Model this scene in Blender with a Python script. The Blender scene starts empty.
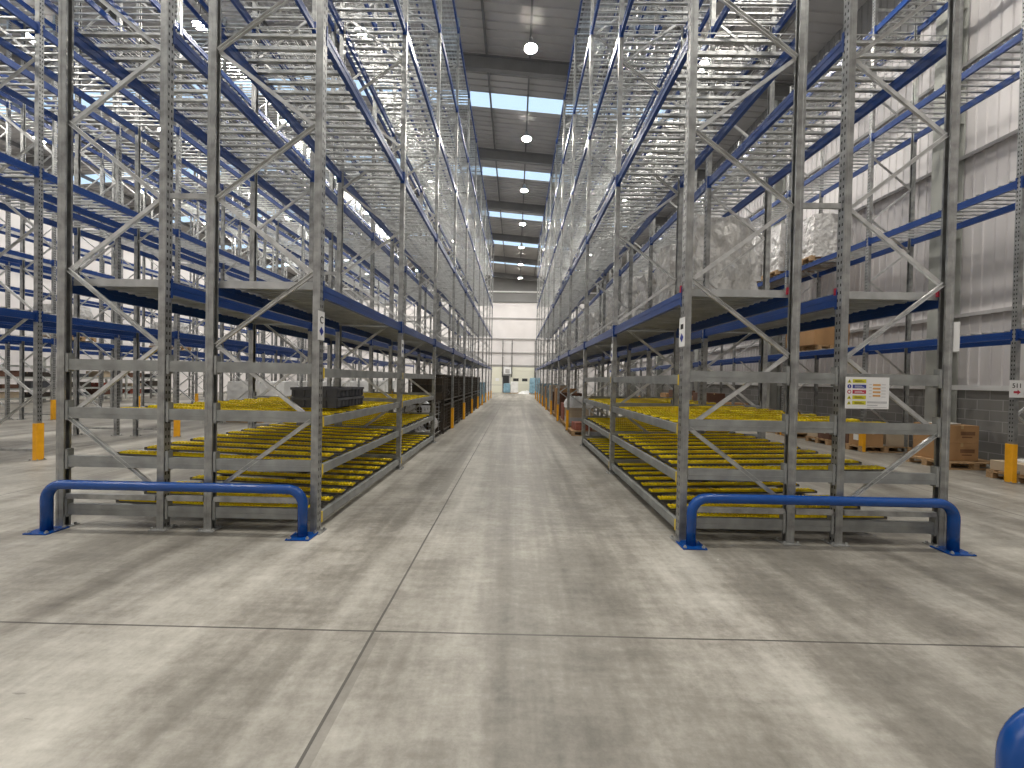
import bpy, math, random
from mathutils import Vector, Matrix, noise
random.seed(7)
PI = math.pi
SC = bpy.context.scene
COL = SC.collection

# ------------------------------------------------------------------ materials
def mat(name, base=(.5, .5, .5), rough=.5, metal=0., var=0., vscale=4., bump=0., bscale=30., stretch=(1, 1, 1), spec=None):
    m = bpy.data.materials.new(name); m.use_nodes = True
    nt = m.node_tree; b = nt.nodes['Principled BSDF']
    b.inputs['Base Color'].default_value = (*base, 1)
    b.inputs['Roughness'].default_value = rough
    b.inputs['Metallic'].default_value = metal
    if spec is not None: b.inputs['Specular IOR Level'].default_value = spec
    tc = nt.nodes.new('ShaderNodeTexCoord'); mp = nt.nodes.new('ShaderNodeMapping')
    mp.inputs['Scale'].default_value = stretch
    nt.links.new(tc.outputs['Object'], mp.inputs['Vector'])
    if var:
        n = nt.nodes.new('ShaderNodeTexNoise'); n.inputs['Scale'].default_value = vscale; n.inputs['Detail'].default_value = 5
        nt.links.new(mp.outputs[0], n.inputs['Vector'])
        r = nt.nodes.new('ShaderNodeValToRGB')
        r.color_ramp.elements[0].position = .3; r.color_ramp.elements[1].position = .7
        r.color_ramp.elements[0].color = (*[c * (1 - var) for c in base], 1)
        r.color_ramp.elements[1].color = (*[min(1, c * (1 + var)) for c in base], 1)
        nt.links.new(n.outputs['Fac'], r.inputs[0]); nt.links.new(r.outputs[0], b.inputs['Base Color'])
    if bump:
        n2 = nt.nodes.new('ShaderNodeTexNoise'); n2.inputs['Scale'].default_value = bscale
        nt.links.new(mp.outputs[0], n2.inputs['Vector'])
        bp = nt.nodes.new('ShaderNodeBump'); bp.inputs['Strength'].default_value = bump; bp.inputs['Distance'].default_value = .02
        nt.links.new(n2.outputs['Fac'], bp.inputs['Height']); nt.links.new(bp.outputs[0], b.inputs['Normal'])
    return m

def emit(name, col, s):
    m = bpy.data.materials.new(name); m.use_nodes = True
    nt = m.node_tree; nt.nodes.remove(nt.nodes['Principled BSDF'])
    e = nt.nodes.new('ShaderNodeEmission'); e.inputs[0].default_value = (*col, 1); e.inputs[1].default_value = s
    nt.links.new(e.outputs[0], nt.nodes['Material Output'].inputs[0])
    return m

class N:                                   # tiny node helper
    def __init__(s, m): s.nt = m.node_tree; s.b = s.nt.nodes['Principled BSDF']
    def n(s, t, **k):
        o = s.nt.nodes.new('ShaderNode' + t)
        for a, v in k.items(): setattr(o, a, v)
        return o
    def l(s, a, b): s.nt.links.new(a, b)
    def math(s, op, a, b=None, c=None):
        o = s.n('Math', operation=op)
        for i, v in enumerate((a, b, c)):
            if v is None: continue
            if isinstance(v, (int, float)): o.inputs[i].default_value = v
            else: s.l(v, o.inputs[i])
        return o.outputs[0]
    def mix(s, f, a, b):
        o = s.n('MixRGB')
        for i, v in enumerate((f, a, b)):
            if isinstance(v, (int, float)): o.inputs[i].default_value = v
            elif isinstance(v, tuple): o.inputs[i].default_value = (*v, 1)
            else: s.l(v, o.inputs[i])
        return o.outputs[0]
    def noise(s, vec, scale, detail=4, stretch=None, rough=.5):
        if stretch:
            mp = s.n('Mapping'); mp.inputs['Scale'].default_value = stretch; s.l(vec, mp.inputs['Vector']); vec = mp.outputs[0]
        o = s.n('TexNoise'); o.inputs['Scale'].default_value = scale; o.inputs['Detail'].default_value = detail
        o.inputs['Roughness'].default_value = rough
        s.l(vec, o.inputs['Vector']); return o.outputs['Fac']
    def ramp(s, f, stops):
        o = s.n('ValToRGB'); e = o.color_ramp.elements
        while len(e) < len(stops): e.new(.5)
        for x, (p, c) in zip(e, stops): x.position = p; x.color = (*c, 1)
        s.l(f, o.inputs[0]); return o.outputs[0]

GALV = mat('galvanised_steel', (.40, .405, .40), .36, .6, .3, 9, .08, 60)
BRACE = mat('bright_brace_steel', (.60, .605, .60), .3, .55, .2, 9)
GALV_D = mat('galvanised_beam', (.30, .31, .305), .45, .4, .2, 6)
GALV_DECK = mat('galvanised_deck', (.68, .69, .69), .3, .7, .25, 5)
GALV_PLANK = mat('galvanised_planks', (.46, .47, .47), .36, .5, .2, 5)
BLUE = mat('blue_paint', (.009, .048, .215), .32, 0, .12, 3)
GUARD_BLUE = mat('guard_blue', (.004, .058, .26), .22, 0, .1, 6, .05, 40)
YEL = mat('roller_yellow', (1., .67, .015), .25, 0, .2, 9)
RAILM = mat('track_steel', (.16, .155, .14), .45, .5, .2, 10)
ORANGE = mat('guard_yellow', (.85, .40, .01), .4, 0, .08, 8)
CLIP = mat('clip_yellow', (.75, .55, .04), .5)
WHITE = mat('white_board', (.8, .8, .8), .45)
WHITEPAPER = mat('white_paper', (.8, .79, .76), .7, 0, .05, 8)
BLACK = mat('black_print', (.02, .02, .02), .6)
SIGN_Y = mat('sign_yellow', (.62, .58, .02), .5)
SIGN_B = mat('sign_blue', (.02, .04, .28), .5)
SIGN_R = mat('sign_red', (.45, .03, .06), .5)
SIGN_O = mat('sign_orange', (.65, .36, .12), .5)
SIGN_G = mat('sign_grey', (.5, .5, .52), .5)
WOOD = mat('pallet_wood', (.42, .27, .14), .8, 0, .3, 5, .2, 30, (1, 6, 6))
CARD = mat('cardboard', (.40, .23, .105), .8, 0, .1, 3)
CARD_L = mat('pale_cardboard', (.52, .42, .30), .8, 0, .08, 3)
CARD_D = mat('dark_cardboard', (.14, .07, .045), .8, 0, .2, 3)
TAPE = mat('parcel_tape', (.5, .36, .18), .3)
PRINT = mat('carton_print', (.2, .1, .05), .8)
RUST = mat('rust_red', (.28, .06, .035), .6, .1, .3, 5)
CAGE = mat('dark_cage', (.055, .045, .035), .5, .3, .3, 5)
CAGE_L = mat('dusty_cage', (.085, .065, .045), .7, 0, .3, 6)
CHROME = mat('bright_wire', (.85, .85, .85), .3, .6)
CRATE = mat('grey_crate', (.08, .083, .095), .45, 0, .15, 12)
FILM_B = mat('blue_film', (.22, .37, .47), .3, 0, .2, 4, .3, 8)
SHEET = mat('white_sheet', (.78, .78, .77), .5, 0, .08, 3, .35, 6)
GREEN = mat('green_goods', (.35, .45, .15), .5)
PINK = mat('red_goods', (.30, .10, .07), .6, 0, .3, 9)
ROOF = mat('roof_sheet', (.42, .41, .40), .6, 0, .06, 1)
STEELP = mat('grey_painted_steel', (.16, .16, .16), .55, 0, .1, 2)
COLUMN = mat('pale_painted_column', (.42, .43, .40), .6, 0, .12, 2)
CLAD = mat('white_cladding', (.69, .665, .665), .5, 0, .05, .8)
CLAD_G = mat('grey_cladding', (.2, .2, .2), .6, 0, .05, .8)
LEDGE = mat('ledge_grey', (.40, .39, .39), .6)
CREAM = mat('cream_panel', (.74, .73, .62), .5)
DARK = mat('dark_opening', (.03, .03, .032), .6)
LAMPB = mat('lamp_housing', (.25, .25, .26), .4, .5)
LENS = emit('lamp_lens', (1., .945, .855), 540)

def film_material(name, tint, alpha):
    m = bpy.data.materials.new(name); m.use_nodes = True
    h = N(m); h.b.inputs['Base Color'].default_value = (*tint, 1); h.b.inputs['Roughness'].default_value = .2; h.b.inputs['Specular IOR Level'].default_value = 1.
    h.b.inputs['Alpha'].default_value = alpha
    tc = h.n('TexCoord'); f = h.noise(tc.outputs['Object'], 7, 4, (1, 1, .6))
    bp = h.n('Bump'); bp.inputs['Strength'].default_value = 1.; bp.inputs['Distance'].default_value = .14
    h.l(f, bp.inputs['Height']); h.l(bp.outputs[0], h.b.inputs['Normal'])
    return m
FILM = film_material('stretch_film', (.76, .75, .73), .82)
FILM_W = film_material('white_stretch_film', (.76, .75, .74), .85)

def post_material():
    m = mat('perforated_post', (.33, .335, .33), .33, .6, .3, 9)
    h = N(m); base = h.b.inputs['Base Color'].links[0].from_socket
    tc = h.n('TexCoord'); sp = h.n('SeparateXYZ'); h.l(tc.outputs['Object'], sp.inputs[0])
    X, Y, Z = sp.outputs
    web = h.math('LESS_THAN', X, -.0363)
    zf = h.math('ABSOLUTE', h.math('SUBTRACT', h.math('FRACT', h.math('MULTIPLY', Z, 1 / .075)), .5))
    zh = h.math('LESS_THAN', zf, .2)
    yh = h.math('LESS_THAN', h.math('ABSOLUTE', h.math('SUBTRACT', h.math('ABSOLUTE', Y), .017)), .007)
    hole = h.math('MULTIPLY', web, h.math('MULTIPLY', zh, yh))
    h.l(h.mix(hole, base, (.03, .03, .03)), h.b.inputs['Base Color'])
    return m
POSTM = post_material()

def floor_material():
    m = bpy.data.materials.new('polished_concrete'); m.use_nodes = True
    h = N(m); tc = h.n('TexCoord'); O = tc.outputs['Object']
    big = h.noise(O, .35, 5); mid = h.noise(O, 2.2, 6, None, .65); fine = h.noise(O, 17, 6, None, .8)
    shadow_streak = h.noise(O, 1.1, 3, (1., .07, 1)); scuff = h.noise(O, 5, 5, (.35, 2.2, 1), .7)
    shadow_streak2 = h.noise(O, 3.2, 4, (1., .07, 1), .6)  # both streak noises paint soft rack and beam shadows into the floor colour
    v = h.math('ADD', h.math('MULTIPLY', big, .22), h.math('MULTIPLY', mid, .24))
    v = h.math('ADD', v, h.math('MULTIPLY', shadow_streak, .36))
    v = h.math('ADD', v, h.math('MULTIPLY', shadow_streak2, .18))
    v = h.math('ADD', v, h.math('MULTIPLY', scuff, .12))
    v = h.math('ADD', v, h.math('MULTIPLY', h.noise(O, 5.5, 3, (1., .035, 1), .6), .13))  # narrower shadow streaks, also painted into the colour
    v = h.math('ADD', v, h.math('MULTIPLY', fine, .17))
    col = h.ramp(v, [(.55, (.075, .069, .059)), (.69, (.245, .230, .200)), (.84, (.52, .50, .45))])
    # dark tyre marks and chips
    vo = h.noise(O, 3.1, 2, (1.2, .5, 1)); chip = h.math('GREATER_THAN', vo, .80)
    col = h.mix(h.math('MULTIPLY', chip, .5), col, (.12, .11, .10))
    sc1 = h.noise(O, 7, 3, (.5, 3.2, 1), .6); sc2 = h.noise(O, 1.1, 2)
    scr = h.math('MULTIPLY', h.math('GREATER_THAN', sc1, .715), h.math('GREATER_THAN', sc2, .48))
    col = h.mix(h.math('MULTIPLY', scr, .45), col, (.13, .12, .11))
    chips = h.math('GREATER_THAN', h.noise(O, 11, 1), .83)
    col = h.mix(h.math('MULTIPLY', chips, .6), col, (.75, .73, .70))
    sp = h.n('SeparateXYZ'); h.l(O, sp.inputs[0]); X, Y, Z = sp.outputs
    def line(c, pos, w): return h.math('LESS_THAN', h.math('ABSOLUTE', h.math('SUBTRACT', c, pos)), w)
    wob = h.math('MULTIPLY', h.math('SUBTRACT', h.noise(O, 1.5, 2), .5), .01)
    J = h.math('MAXIMUM', line(h.math('ADD', Y, wob), 2.388, .0065), line(h.math('ADD', X, wob), -.855, .008))
    for yy in (8.4, 14.4, 20.4, 26.4, 32.4, -3.6): J = h.math('MAXIMUM', J, line(Y, yy, .007))
    for xx in (6.4, -6.5, -13.0): J = h.math('MAXIMUM', J, line(X, xx, .008))
    # the worn edge beside the long joint nearest the door
    band = h.math('MULTIPLY', line(X, -.83, .028), h.math('LESS_THAN', Y, 2.37))
    col = h.mix(h.math('MULTIPLY', band, .45), col, (.17, .16, .14))
    trk = h.math('MAXIMUM', line(X, -1.02, .08), line(X, .42, .06)); trk = h.math('MULTIPLY', trk, h.math('MULTIPLY', h.math('GREATER_THAN', Y, 5), scuff))
    col = h.mix(h.math('MULTIPLY', trk, .75), col, (.2, .19, .17))
    col = h.mix(h.math('MULTIPLY', J, .85), col, (.07, .065, .06))
    h.l(col, h.b.inputs['Base Color'])
    r = h.n('MapRange'); r.inputs['To Min'].default_value = .3; r.inputs['To Max'].default_value = .62
    h.l(mid, r.inputs['Value']); h.l(r.outputs[0], h.b.inputs['Roughness'])
    bp = h.n('Bump'); bp.inputs['Strength'].default_value = .12; bp.inputs['Distance'].default_value = .01
    h.l(fine, bp.inputs['Height']); h.l(bp.outputs[0], h.b.inputs['Normal'])
    return m

def block_material():
    m = bpy.data.materials.new('concrete_blocks'); m.use_nodes = True
    h = N(m); tc = h.n('TexCoord'); sp = h.n('SeparateXYZ'); h.l(tc.outputs['Object'], sp.inputs[0])
    cb = h.n('CombineXYZ'); h.l(sp.outputs[1], cb.inputs[0]); h.l(sp.outputs[2], cb.inputs[1])
    br = h.n('TexBrick'); h.l(cb.outputs[0], br.inputs['Vector'])
    br.inputs['Color1'].default_value = (.21, .205, .195, 1); br.inputs['Color2'].default_value = (.26, .255, .245, 1)
    br.inputs['Mortar'].default_value = (.37, .365, .35, 1); br.inputs['Scale'].default_value = 1
    br.inputs['Brick Width'].default_value = .45; br.inputs['Row Height'].default_value = .225; br.inputs['Mortar Size'].default_value = .009
    h.l(br.outputs[0], h.b.inputs['Base Color']); h.b.inputs['Roughness'].default_value = .9
    return m

# ------------------------------------------------------------------ mesh builder
class MB:
    def __init__(s): s.v = []; s.f = []; s.m = []; s.mi = 0
    def add(s, vs, fs):
        o = len(s.v); s.v += [tuple(v) for v in vs]
        for f in fs: s.f.append(tuple(i + o for i in f)); s.m.append(s.mi)
        return s
    def box(s, x0, x1, y0, y1, z0, z1):
        return s.add([(x0, y0, z0), (x1, y0, z0), (x1, y1, z0), (x0, y1, z0), (x0, y0, z1), (x1, y0, z1), (x1, y1, z1), (x0, y1, z1)],
                     [(0, 3, 2, 1), (4, 5, 6, 7), (0, 1, 5, 4), (1, 2, 6, 5), (2, 3, 7, 6), (3, 0, 4, 7)])
    def bar(s, p, q, w, t, up=(0, 1, 0)):          # w across, t along "up"
        p, q = Vector(p), Vector(q); d = (q - p).normalized(); u = Vector(up); u = (u - d * u.dot(d)).normalized(); a = d.cross(u)
        A, U = a * w / 2, u * t / 2
        vs = [p - A - U, p + A - U, p + A + U, p - A + U, q - A - U, q + A - U, q + A + U, q - A + U]
        return s.add(vs, [(0, 3, 2, 1), (4, 5, 6, 7), (0, 1, 5, 4), (1, 2, 6, 5), (2, 3, 7, 6), (3, 0, 4, 7)])
    def channel(s, p, q, w, t, up=(0, 1, 0), th=.003):   # open C channel, opening along +up
        p, q = Vector(p), Vector(q); d = (q - p).normalized(); u = Vector(up); u = (u - d * u.dot(d)).normalized(); a = d.cross(u)
        s.bar(p - u * (t / 2 - th / 2), q - u * (t / 2 - th / 2), w, th, up)
        for k in (-1, 1):
            o = a * k * (w / 2 - th / 2); s.bar(p + o, q + o, th, t, up)
        return s
    def tube(s, pts, r, n=12, caps=True):
        pts = [Vector(p) for p in pts]; rings = []
        prev = None
        for i, p in enumerate(pts):
            d = (pts[min(i + 1, len(pts) - 1)] - pts[max(i - 1, 0)]).normalized()
            if prev is None:
                u = Vector((0, 0, 1)) if abs(d.z) < .9 else Vector((0, 1, 0))
            else: u = prev
            u = (u - d * u.dot(d)).normalized(); prev = u; a = d.cross(u)
            rings.append([p + (u * math.cos(2 * PI * k / n) + a * math.sin(2 * PI * k / n)) * r for k in range(n)])
        vs = [v for R in rings for v in R]; fs = []
        for i in range(len(rings) - 1):
            for k in range(n):
                fs.append((i * n + k, (i + 1) * n + k, (i + 1) * n + (k + 1) % n, i * n + (k + 1) % n))
        if caps: fs.append(tuple(range(n))); fs.append(tuple(reversed(range((len(rings) - 1) * n, len(rings) * n))))
        return s.add(vs, fs)
    def prism(s, prof, z0, z1):                     # closed polygon in XY extruded in Z
        n = len(prof); vs = [(x, y, z0) for x, y in prof] + [(x, y, z1) for x, y in prof]
        fs = [(i, (i + 1) % n, n + (i + 1) % n, n + i) for i in range(n)] + [tuple(reversed(range(n))), tuple(range(n, 2 * n))]
        return s.add(vs, fs)
    def lathe(s, prof, n=20, c=(0, 0, 0)):
        vs = []; fs = []
        for r, z in prof:
            vs += [(c[0] + r * math.cos(2 * PI * k / n), c[1] + r * math.sin(2 * PI * k / n), c[2] + z) for k in range(n)]
        for i in range(len(prof) - 1):
            for k in range(n): fs.append((i * n + k, i * n + (k + 1) % n, (i + 1) * n + (k + 1) % n, (i + 1) * n + k))
        return s.add(vs, fs)
    def mesh(s, name, mats, smooth=False):
        me = bpy.data.meshes.new(name); me.from_pydata(s.v, [], s.f)
        if not isinstance(mats, (list, tuple)): mats = [mats]
        for m in mats: me.materials.append(m)
        me.polygons.foreach_set('material_index', s.m)
        if smooth: me.polygons.foreach_set('use_smooth', [True] * len(s.f))
        me.update()
        return me

def link(name, data, parent=None, loc=(0, 0, 0), rz=0., ry=0., label=None):
    o = bpy.data.objects.new(name, data); COL.objects.link(o)
    o.location = loc; o.rotation_euler = (0, ry, rz)
    if parent: o.parent = parent
    if label: o['label'] = label
    return o
def thing(name, label, cat, loc=(0, 0, 0), rz=0., group=None, data=None):
    o = link(name, data, None, loc, rz); o['label'] = label; o['category'] = cat
    if group: o['group'] = group
    return o
def struct(name, mb, mats, smooth=False, parent=None):
    o = link(name, mb.mesh(name, mats, smooth), parent)
    if not parent: o['kind'] = 'structure'
    return o
def bevel(o, w, seg=2):
    m = o.modifiers.new('bevel', 'BEVEL'); m.width = w; m.segments = seg; m.limit_method = 'ANGLE'
    return o
def dup(o, loc=None, rz=None, label=None):          # a thing with copies of its parts and sub-parts
    c = o.copy(); COL.objects.link(c)
    for ch in list(KIDS.get(o.name, o.children)):
        d = dup(ch); d.parent = c
    if loc is not None: c.location = loc
    if rz is not None: c.rotation_euler = (0, 0, rz)
    if label: c['label'] = label
    return c
KIDS = {}
def text_mesh(txt, size, m, depth=.0015):
    cu = bpy.data.curves.new('lettering', 'FONT'); cu.body = txt; cu.size = size; cu.extrude = depth; cu.align_x = 'CENTER'; cu.align_y = 'CENTER'
    o = bpy.data.objects.new('lettering', cu); COL.objects.link(o)
    dg = bpy.context.evaluated_depsgraph_get(); me = bpy.data.meshes.new_from_object(o.evaluated_get(dg))
    bpy.data.objects.remove(o); me.materials.clear(); me.materials.append(m); return me
ORD = ['first', 'second', 'third', 'fourth', 'fifth', 'sixth', 'seventh', 'eighth', 'ninth', 'tenth', 'eleventh', 'twelfth']

# ------------------------------------------------------------------ the building
WX, LX, BY, FY = 10.15, -27.0, 46.2, -9.0            # right wall, left wall, back wall, wall behind the camera
RIDGE = -9.0; SL = .083
def roof_z(x): return 13.82 - SL * (x + .3) if x > RIDGE else 13.82 - SL * (RIDGE + .3) - SL * (RIDGE - x)
RAFT = [14.6 + 5.9 * k for k in range(-4, 6)]
SKY = [(y + 2.12, y + 3.02) for y in RAFT if y + 3.02 < BY]

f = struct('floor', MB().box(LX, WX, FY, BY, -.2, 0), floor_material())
# right wall: blockwork plinth, sill, ribbed cladding, grey upper cladding, ledges
struct('wall_right', MB().box(WX, WX + .25, FY, BY, 0, 1.55), block_material())
struct('trim_1', MB().box(WX - .07, WX + .02, FY, BY, 1.55, 1.66), WHITE)
def ribbed(x, y0, y1, z0, z1, pitch=.2, d=.022, sgn=-1):
    pts = []; y = y0
    while y < y1 - 1e-6:
        for t, o in ((0, 0), (.60, 0), (.68, 1), (.92, 1)):
            pts.append((x + sgn * d * o, min(y + t * pitch, y1)))
        y += pitch
    pts.append((x, y1)); n = len(pts)
    vs = [(px, py, z0) for px, py in pts] + [(px, py, z1) for px, py in pts]
    return vs, [(i, i + 1, n + i + 1, n + i) for i in range(n - 1)]
mb = MB(); mb.add(*ribbed(WX, FY, BY, 1.66, 10.7)); mb.box(WX + .002, WX + .2, FY, BY, 1.55, 10.7)
struct('wall_right_cladding', mb, CLAD)
mb = MB(); mb.add(*ribbed(WX, FY, BY, 10.7, roof_z(WX))); mb.box(WX + .002, WX + .2, FY, BY, 10.7, roof_z(WX) + .1)
struct('wall_right_upper', mb, CLAD_G)
for i, z in enumerate((3.25, 6.81, 8.9, 10.7)):
    mb = MB(); mb.box(WX - .17, WX, FY, BY, z - .012, z + .008); mb.box(WX - .17, WX - .155, FY, BY, z - .07, z - .012)
    struct('trim_%d' % (i + 2), mb, LEDGE)
# left wall
mb = MB(); mb.box(LX - .2, LX, FY, BY, 0, roof_z(LX) + .1); struct('wall_left', mb, CLAD)
mb = MB(); mb.box(LX, WX, FY - .2, FY, 0, 15); struct('wall_front', mb, CLAD)
# back wall with grey head band
mb = MB()
pts = []
x = LX
mb.box(LX, WX, BY, BY + .2, 0, 10.9)
struct('wall_back', mb, CLAD)
mb = MB(); prof = [(LX, 10.9), (WX, 10.9), (WX, roof_z(WX)), (RIDGE, roof_z(RIDGE)), (LX, roof_z(LX))]
n = len(prof); mb.add([(x, BY - .02, z) for x, z in prof] + [(x, BY + .2, z) for x, z in prof],
    [tuple(range(n)), tuple(reversed(range(n, 2 * n)))] + [(i, n + i, n + (i + 1) % n, (i + 1) % n) for i in range(n)])
struct('wall_back_upper', mb, CLAD_G)
for i, z in enumerate((3.35, 4.85, 6.5, 8.95, 10.9)):
    mb = MB(); mb.box(LX, WX, BY - .16, BY, z - .09, z + .03); struct('trim_%d' % (6 + i), mb, LEDGE if i != 4 else STEELP)
mb = MB(); mb.box(LX, WX, BY - .2, BY - .02, 12.0, 12.14); struct('trim_11', mb, WHITE)
# roof sheets between the rooflights, ribbed along the slope
spans = []; y = FY
for a, b in SKY: 
    if a > y: spans.append((y, a))
    y = b
spans.append((y, BY + .2))
mb = MB()
for y0, y1 in spans:
    for xa, xb in ((LX, RIDGE), (RIDGE, WX + .2)):
        pts = []; yy = y0
        while yy < y1 - 1e-6:
            for t, o in ((0, 0), (.62, 0), (.70, 1), (.92, 1)): pts.append((min(yy + t * .333, y1), .035 * o))
            yy += .333
        pts.append((y1, 0)); k = len(pts)
        vs = [(xa, p, roof_z(xa) + o) for p, o in pts] + [(xb, p, roof_z(xb) + o) for p, o in pts]
        mb.add(vs, [(i, i + 1, k + i + 1, k + i) for i in range(k - 1)])
for a, b in SKY:
    mb.add([(8.1, a, roof_z(8.1)), (WX + .2, a, roof_z(WX + .2)), (WX + .2, b, roof_z(WX + .2)), (8.1, b, roof_z(8.1))], [(0, 1, 2, 3)])
struct('ceiling', mb, ROOF)
# rooflight panes
pane = bpy.data.materials.new('rooflight_pane'); pane.use_nodes = True
h = N(pane); tr = h.n('BsdfTransparent'); tr.inputs[0].default_value = (.86, .93, 1, 1)
mx = h.n('MixShader'); mx.inputs[0].default_value = .06; h.l(tr.outputs[0], mx.inputs[1]); h.l(h.b.outputs[0], mx.inputs[2])
h.l(mx.outputs[0], h.nt.nodes['Material Output'].inputs[0])
for i, (a, b) in enumerate(SKY):
    mb = MB()
    for xa, xb in ((LX, RIDGE), (RIDGE, 8.1)):
        mb.add([(xa, a, roof_z(xa) + .02), (xb, a, roof_z(xb) + .02), (xb, b, roof_z(xb) + .02), (xa, b, roof_z(xa) + .02)], [(0, 1, 2, 3)])
    struct('window_%d' % (i + 1), mb, pane)
# purlins along the building, rafters across it
x = .31 - 1.62 * 16
while x < WX - .2:
    z = roof_z(x); struct('roof_purlin', MB().box(x - .035, x + .035, FY, BY, z - .2, z - .012), STEELP); x += 1.62
for y in RAFT:
    mb = MB()
    for xa, xb in ((LX, RIDGE), (RIDGE, WX)):
        za, zb = roof_z(xa) - .2, roof_z(xb) - .2
        for (w, t, b) in ((.1, 0, .02), (.006, .02, .5), (.1, .5, .52)):
            mb.add([(xa, y - w, za - b), (xb, y - w, zb - b), (xb, y + w, zb - b), (xa, y + w, za - b),
                    (xa, y - w, za - t), (xb, y - w, zb - t), (xb, y + w, zb - t), (xa, y + w, za - t)],
                   [(0, 3, 2, 1), (4, 5, 6, 7), (0, 1, 5, 4), (1, 2, 6, 5), (2, 3, 7, 6), (3, 0, 4, 7)])
    struct('roof_beam', mb, STEELP)
    yc = y + .36; mb = MB(); zt = roof_z(WX) - .2                    # wall column under each rafter
    mb.box(WX - .44, WX - .42, yc - .16, yc + .16, 0, zt); mb.box(WX - .06, WX - .04, yc - .16, yc + .16, 0, zt); mb.box(WX - .42, WX - .06, yc - .008, yc + .008, 0, zt)
    for k in range(4):
        z = 2.4 + 2.6 * k; mb.box(WX - .42, WX - .06, yc - .15, yc + .15, z, z + .015)
    struct('wall_column', mb, COLUMN)

# ------------------------------------------------------------------ lamps
lm = MB(); lm.lathe([(.03, .34), (.07, .33), (.085, .2), (.19, .1), (.24, .02), (.245, 0), (.22, 0), (.2, .02)], 24)
lamp_body = lm.mesh('housing', LAMPB, True)
lens = MB().lathe([(.205, .004), (.16, -.02), (.08, -.035), (.001, -.04)], 24).mesh('lens', LENS, True)
rod = MB().tube([(0, 0, .33), (0, 0, 1.02)], .012, 8).mesh('suspension_rod', STEELP)
LROW = [(.31, 'above the central aisle'), (-5.4, 'above the aisle beyond the left racks'), (-10.9, 'above the second block of left racks'),
        (-16.6, 'above the third block of left racks'), (-22.5, 'above the far left aisle'), (6.1, 'above the aisle by the right wall')]
for lx, where in LROW:
    for k in range(-3, 7):
        y = 13.1 + 4.87 * k; z = roof_z(lx) - 1.04
        near = k + 4
        t = thing('highbay_lamp', 'round highbay lamp %s, %s from the front' % (where, ORD[near - 1]), 'lamp', (lx, y, z), 0, 'highbay lamps under the roof')
        link('housing', lamp_body, t); link('lens', lens, t, label='glowing round lens'); link('suspension_rod', rod, t)

# ------------------------------------------------------------------ pallet racks
BAY, NF = 2.8, 11
LEV = [2.395, 4.965, 7.50, 10.03, 12.5]; BH = .128
def post_prof():
    t = .004
    o = [(-.05, -.05), (-.018, -.05), (-.010, -.044), (.05, -.044), (.05, -.022), (.046, -.022), (.046, -.040), (-.012, -.040), (-.020, -.046), (-.046, -.046)]
    o = o + [(x, -y) for x, y in reversed(o)]
    return [(x * .74, y * .78) for x, y in o]
post_me = {h: MB().prism(post_prof(), 0, h).mesh('post', POSTM) for h in (12.95, 12.68, 10.9)}
mb = MB(); mb.box(-.085, .085, -.075, .075, 0, .008)
for dx in (-.068, .068): mb.lathe([(.0, .03), (.011, .03), (.012, .008)], 6, (dx, .05, 0)); mb.lathe([(.0, .03), (.011, .03), (.012, .008)], 6, (dx, -.05, 0))
plate_me = mb.mesh('base_plate', GALV)
def beam_mb():
    m = MB(); m.box(-.025, .025, .046, BAY - .046, 0, BH); m.box(-.029, -.025, .046, BAY - .046, BH * .55, BH * .60); m.box(.025, .029, .046, BAY - .046, BH * .55, BH * .60); return m
beam_me = beam_mb().mesh('beam', BLUE)
def conn_mb(sgn, m=None, y0=0.):
    m = m or MB()
    m.box(-.042, .028, *sorted((y0 + sgn * .036, y0 + sgn * .046)), -.035, BH + .035); m.box(-.042, -.037, *sorted((y0 + sgn * .022, y0 + sgn * .040)), -.035, BH + .035); return m
conn_me = conn_mb(1).mesh('connector', BLUE); conn2_me = conn_mb(-1).mesh('connector', BLUE)
m = beam_mb(); conn_mb(1, m); conn_mb(-1, m, BAY); beam_far_me = m.mesh('beam', BLUE)
clip_me = MB().box(-.05, -.03, .03, .05, BH - .02, BH + .05).mesh('lock_clip', SIGN_R)
LEVNAME = ['lowest', 'second', 'third', 'fourth', 'top']

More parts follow.
